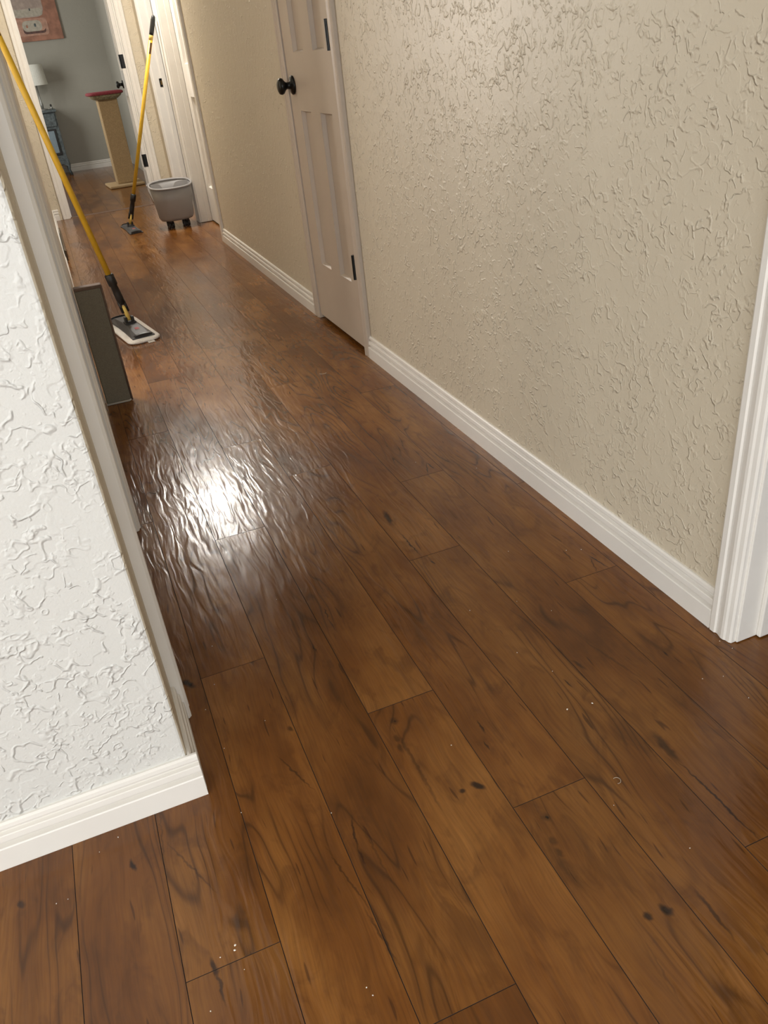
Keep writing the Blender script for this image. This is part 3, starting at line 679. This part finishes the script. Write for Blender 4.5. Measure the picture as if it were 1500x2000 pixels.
link('apron', add_prism(bmesh.new(), [(-0.18, -0.165, 0.17), (-0.18, -0.165, 0.09), (-0.12, -0.165, 0.13), (0.10, -0.165, 0.13), (0.165, -0.165, 0.09), (0.165, -0.165, 0.17)], (0, 0.02, 0)), 'cabinet', cb)
for sx in (-1, 1):
    for sy in (-1, 1):
        x, y = (-0.163 if sx < 0 else 0.150), sy * 0.145
        link('leg', tube([(x, y, 0.18), (x + sx * 0.012, y, 0.12), (x + sx * 0.004, y, 0.06), (x + sx * 0.018, y, 0.0)], [0.022, 0.020, 0.013, 0.017], 12), 'cabinet', cb, smooth=True)
lp = empty('table_lamp', (0.165, 11.36, 0.722)); tag(lp, 'small lamp with white drum shade on the night stand', 'lamp')
link('foot', loft(bmesh.new(), [sq(0, 0, z, r, r, 24, 2) for z, r in ((0.0, 0.055), (0.012, 0.055), (0.02, 0.02))]), 'lamp_metal', lp, smooth=False)
link('stem', tube([(0, 0, 0.018), (0, 0, 0.06), (0, 0, 0.09), (0, 0, 0.26)], [0.012, 0.020, 0.010, 0.007], 14), 'lamp_metal', lp, smooth=True)
bm = loft(bmesh.new(), [sq(0, 0, z, r, r, 36, 2) for z, r in ((0.262, 0.135), (0.475, 0.120), (0.475, 0.117), (0.262, 0.132))], False, False); link('shade', bm, 'shade', lp, smooth=False)
bottle = empty('trinket_bottle', (0.262, 11.30, 0.722)); tag(bottle, 'tiny grey bottle beside the lamp on the night stand', 'bottle')
link('glass_body', loft(bmesh.new(), [sq(0, 0, z, r, r, 16, 2) for z, r in ((0.0, 0.014), (0.025, 0.016), (0.034, 0.007))]), 'lamp_metal', bottle, smooth=True)
link('stopper', loft(bmesh.new(), [sq(0, 0, z, r, r, 12, 2) for z, r in ((0.034, 0.006), (0.040, 0.012), (0.054, 0.010), (0.058, 0.004))]), 'black_plastic', bottle, smooth=True)
# picture: canvas with painted shapes (flat print)
pc = empty('wall_picture', (0.30, BY1 - 0.002, 1.43)); tag(pc, 'terracotta canvas picture with pale rounded shapes on the bedroom wall', 'picture')
link('canvas', box(-0.33, 0.325, -0.028, 0.0, 0.0, 0.85), 'art_bg', pc, bevel=0.003)
def flat_shape(name, pts, y, mat):
    bm = add_prism(bmesh.new(), [(x, y, z) for x, z in pts], (0, 0.0015, 0)); return link(name, bm, mat, pc)
def rr(x0, x1, z0, z1, r, n=6):
    p = []
    for cx, cz, a0 in ((x1 - r, z1 - r, 0), (x0 + r, z1 - r, PI / 2), (x0 + r, z0 + r, PI), (x1 - r, z0 + r, 3 * PI / 2)):
        for k in range(n + 1): p.append((cx + r * math.cos(a0 + PI / 2 * k / n), cz + r * math.sin(a0 + PI / 2 * k / n)))
    return p
flat_shape('pale_shape', rr(-0.20, 0.175, 0.235, 0.72, 0.09), -0.0295, 'art_pale')
flat_shape('cream_shape', rr(-0.18, 0.16, 0.245, 0.32, 0.036), -0.0305, 'art_cream')
flat_shape('outline_shape', rr(-0.17, 0.180, 0.055, 0.225, 0.035), -0.0295, 'art_pink')
flat_shape('dark_shape', rr(-0.10, 0.150, 0.075, 0.195, 0.03), -0.0305, 'art_dark')
flat_shape('peach_shape', rr(-0.09, 0.155, 0.098, 0.210, 0.045), -0.0315, 'art_pink')
flat_shape('oval_shape', rr(-0.10, 0.115, 0.098, 0.205, 0.045), -0.0325, 'art_cream')
flat_shape('dark_spot', rr(0.030, 0.052, 0.140, 0.175, 0.009), -0.0335, 'cabinet')
flat_shape('brown_spot', rr(-0.062, -0.040, 0.135, 0.165, 0.009), -0.0335, 'art_bg')
flat_shape('grey_spot', rr(0.018, 0.032, 0.300, 0.325, 0.006), -0.0335, 'cabinet')

# ------------------------------------------------------------------ hall ceiling lamp
cl = empty('ceiling_lamp', (0.60, 6.35, CEIL)); tag(cl, 'round opal flush ceiling lamp over the far end of the hall', 'lamp')
link('canopy', loft(bmesh.new(), [sq(0, 0, z, r, r, 32, 2) for z, r in ((-0.0005, 0.17), (-0.02, 0.17), (-0.025, 0.155))]), 'trim', cl)
link('dome', loft(bmesh.new(), [sq(0, 0, z, r, r, 32, 2) for z, r in ((-0.025, 0.150), (-0.05, 0.142), (-0.075, 0.115), (-0.092, 0.07), (-0.098, 0.02))]), 'dome', cl, smooth=True)
ld = bpy.data.lights.new('ceiling_lamp_light', 'AREA'); ld.shape = 'DISK'; ld.size = 0.26; ld.energy = 28; ld.color = (1.0, 0.94, 0.86); ld.spread = PI
lo = bpy.data.objects.new('ceiling_lamp_light', ld); COL.objects.link(lo); lo.parent = cl; lo.location = (0, 0, -0.104)
# ------------------------------------------------------------------ crumbs and threads on the floor
CR_PTS = [(0.607, 0.893), (0.655, 0.885), (0.606, 1.069), (0.769, 1.39), (0.586, 1.234), (0.689, 1.213), (0.736, 1.15), (0.638, 0.991), (0.222, 1.484), (0.034, 1.271), (0.101, 1.126), (0.054, 1.392), (0.004, 1.209), (0.016, 1.094), (-0.048, 0.722), (-0.05, 0.715), (-0.044, 0.683), (-0.098, 0.648), (-0.071, 0.714), (0.147, 0.873), (0.012, 0.941), (0.1, 0.589), (0.104, 0.576), (0.61, 0.573), (0.557, 0.685), (0.867, 0.845), (0.904, 0.833), (0.972, 0.885), (0.966, 0.912), (0.904, 0.77), (-0.184, 0.985), (-0.267, 0.905), (-0.284, 0.905), (0.768, 1.93), (0.9, 1.801), (0.887, 1.326), (0.918, 1.311), (0.384, 0.913), (-0.215, 0.97)]
bm = bmesh.new(); bmesh.ops.create_icosphere(bm, subdivisions=1, radius=0.0016)
for v in bm.verts: v.co *= random.uniform(0.7, 1.25)
cme = bpy.data.meshes.new('crumb'); bm.to_mesh(cme); bm.free(); cme.materials.append(MAT['crumb'])
for i, (x, y) in enumerate(CR_PTS):
    o = bpy.data.objects.new('crumb', cme); COL.objects.link(o)
    s = 1.25 if i in (0, 1, 14, 15) else random.uniform(0.45, 0.85)
    o.location = (x, y, 0.0011 * s); o.scale = (s * random.uniform(0.8, 1.3), s, s * 0.7); o.rotation_euler = (0, 0, random.uniform(0, 3))
    tag(o, 'tiny pale crumb lying on the brown plank floor', 'crumb', group='crumbs scattered on the floor')
for (x, y, lab, r) in ((0.590, 0.7225, 'thin curled white thread on the near planks', 0.0062), (0.767, 2.803, 'short pale curved thread on the planks near the closet', 0.016)):
    n = 14; span = 4.0 if r < 0.01 else 1.8
    bm = tube([(r * math.cos(span * k / n), r * math.sin(span * k / n), 0.0009) for k in range(n + 1)], 0.0004 if r < 0.01 else 0.0011, 6)
    o = link('thread', bm, 'thread', smooth=True); o.location = (x, y, 0); o.rotation_euler = (0, 0, -2.0 if r < 0.01 else 3.6); tag(o, lab, 'thread')
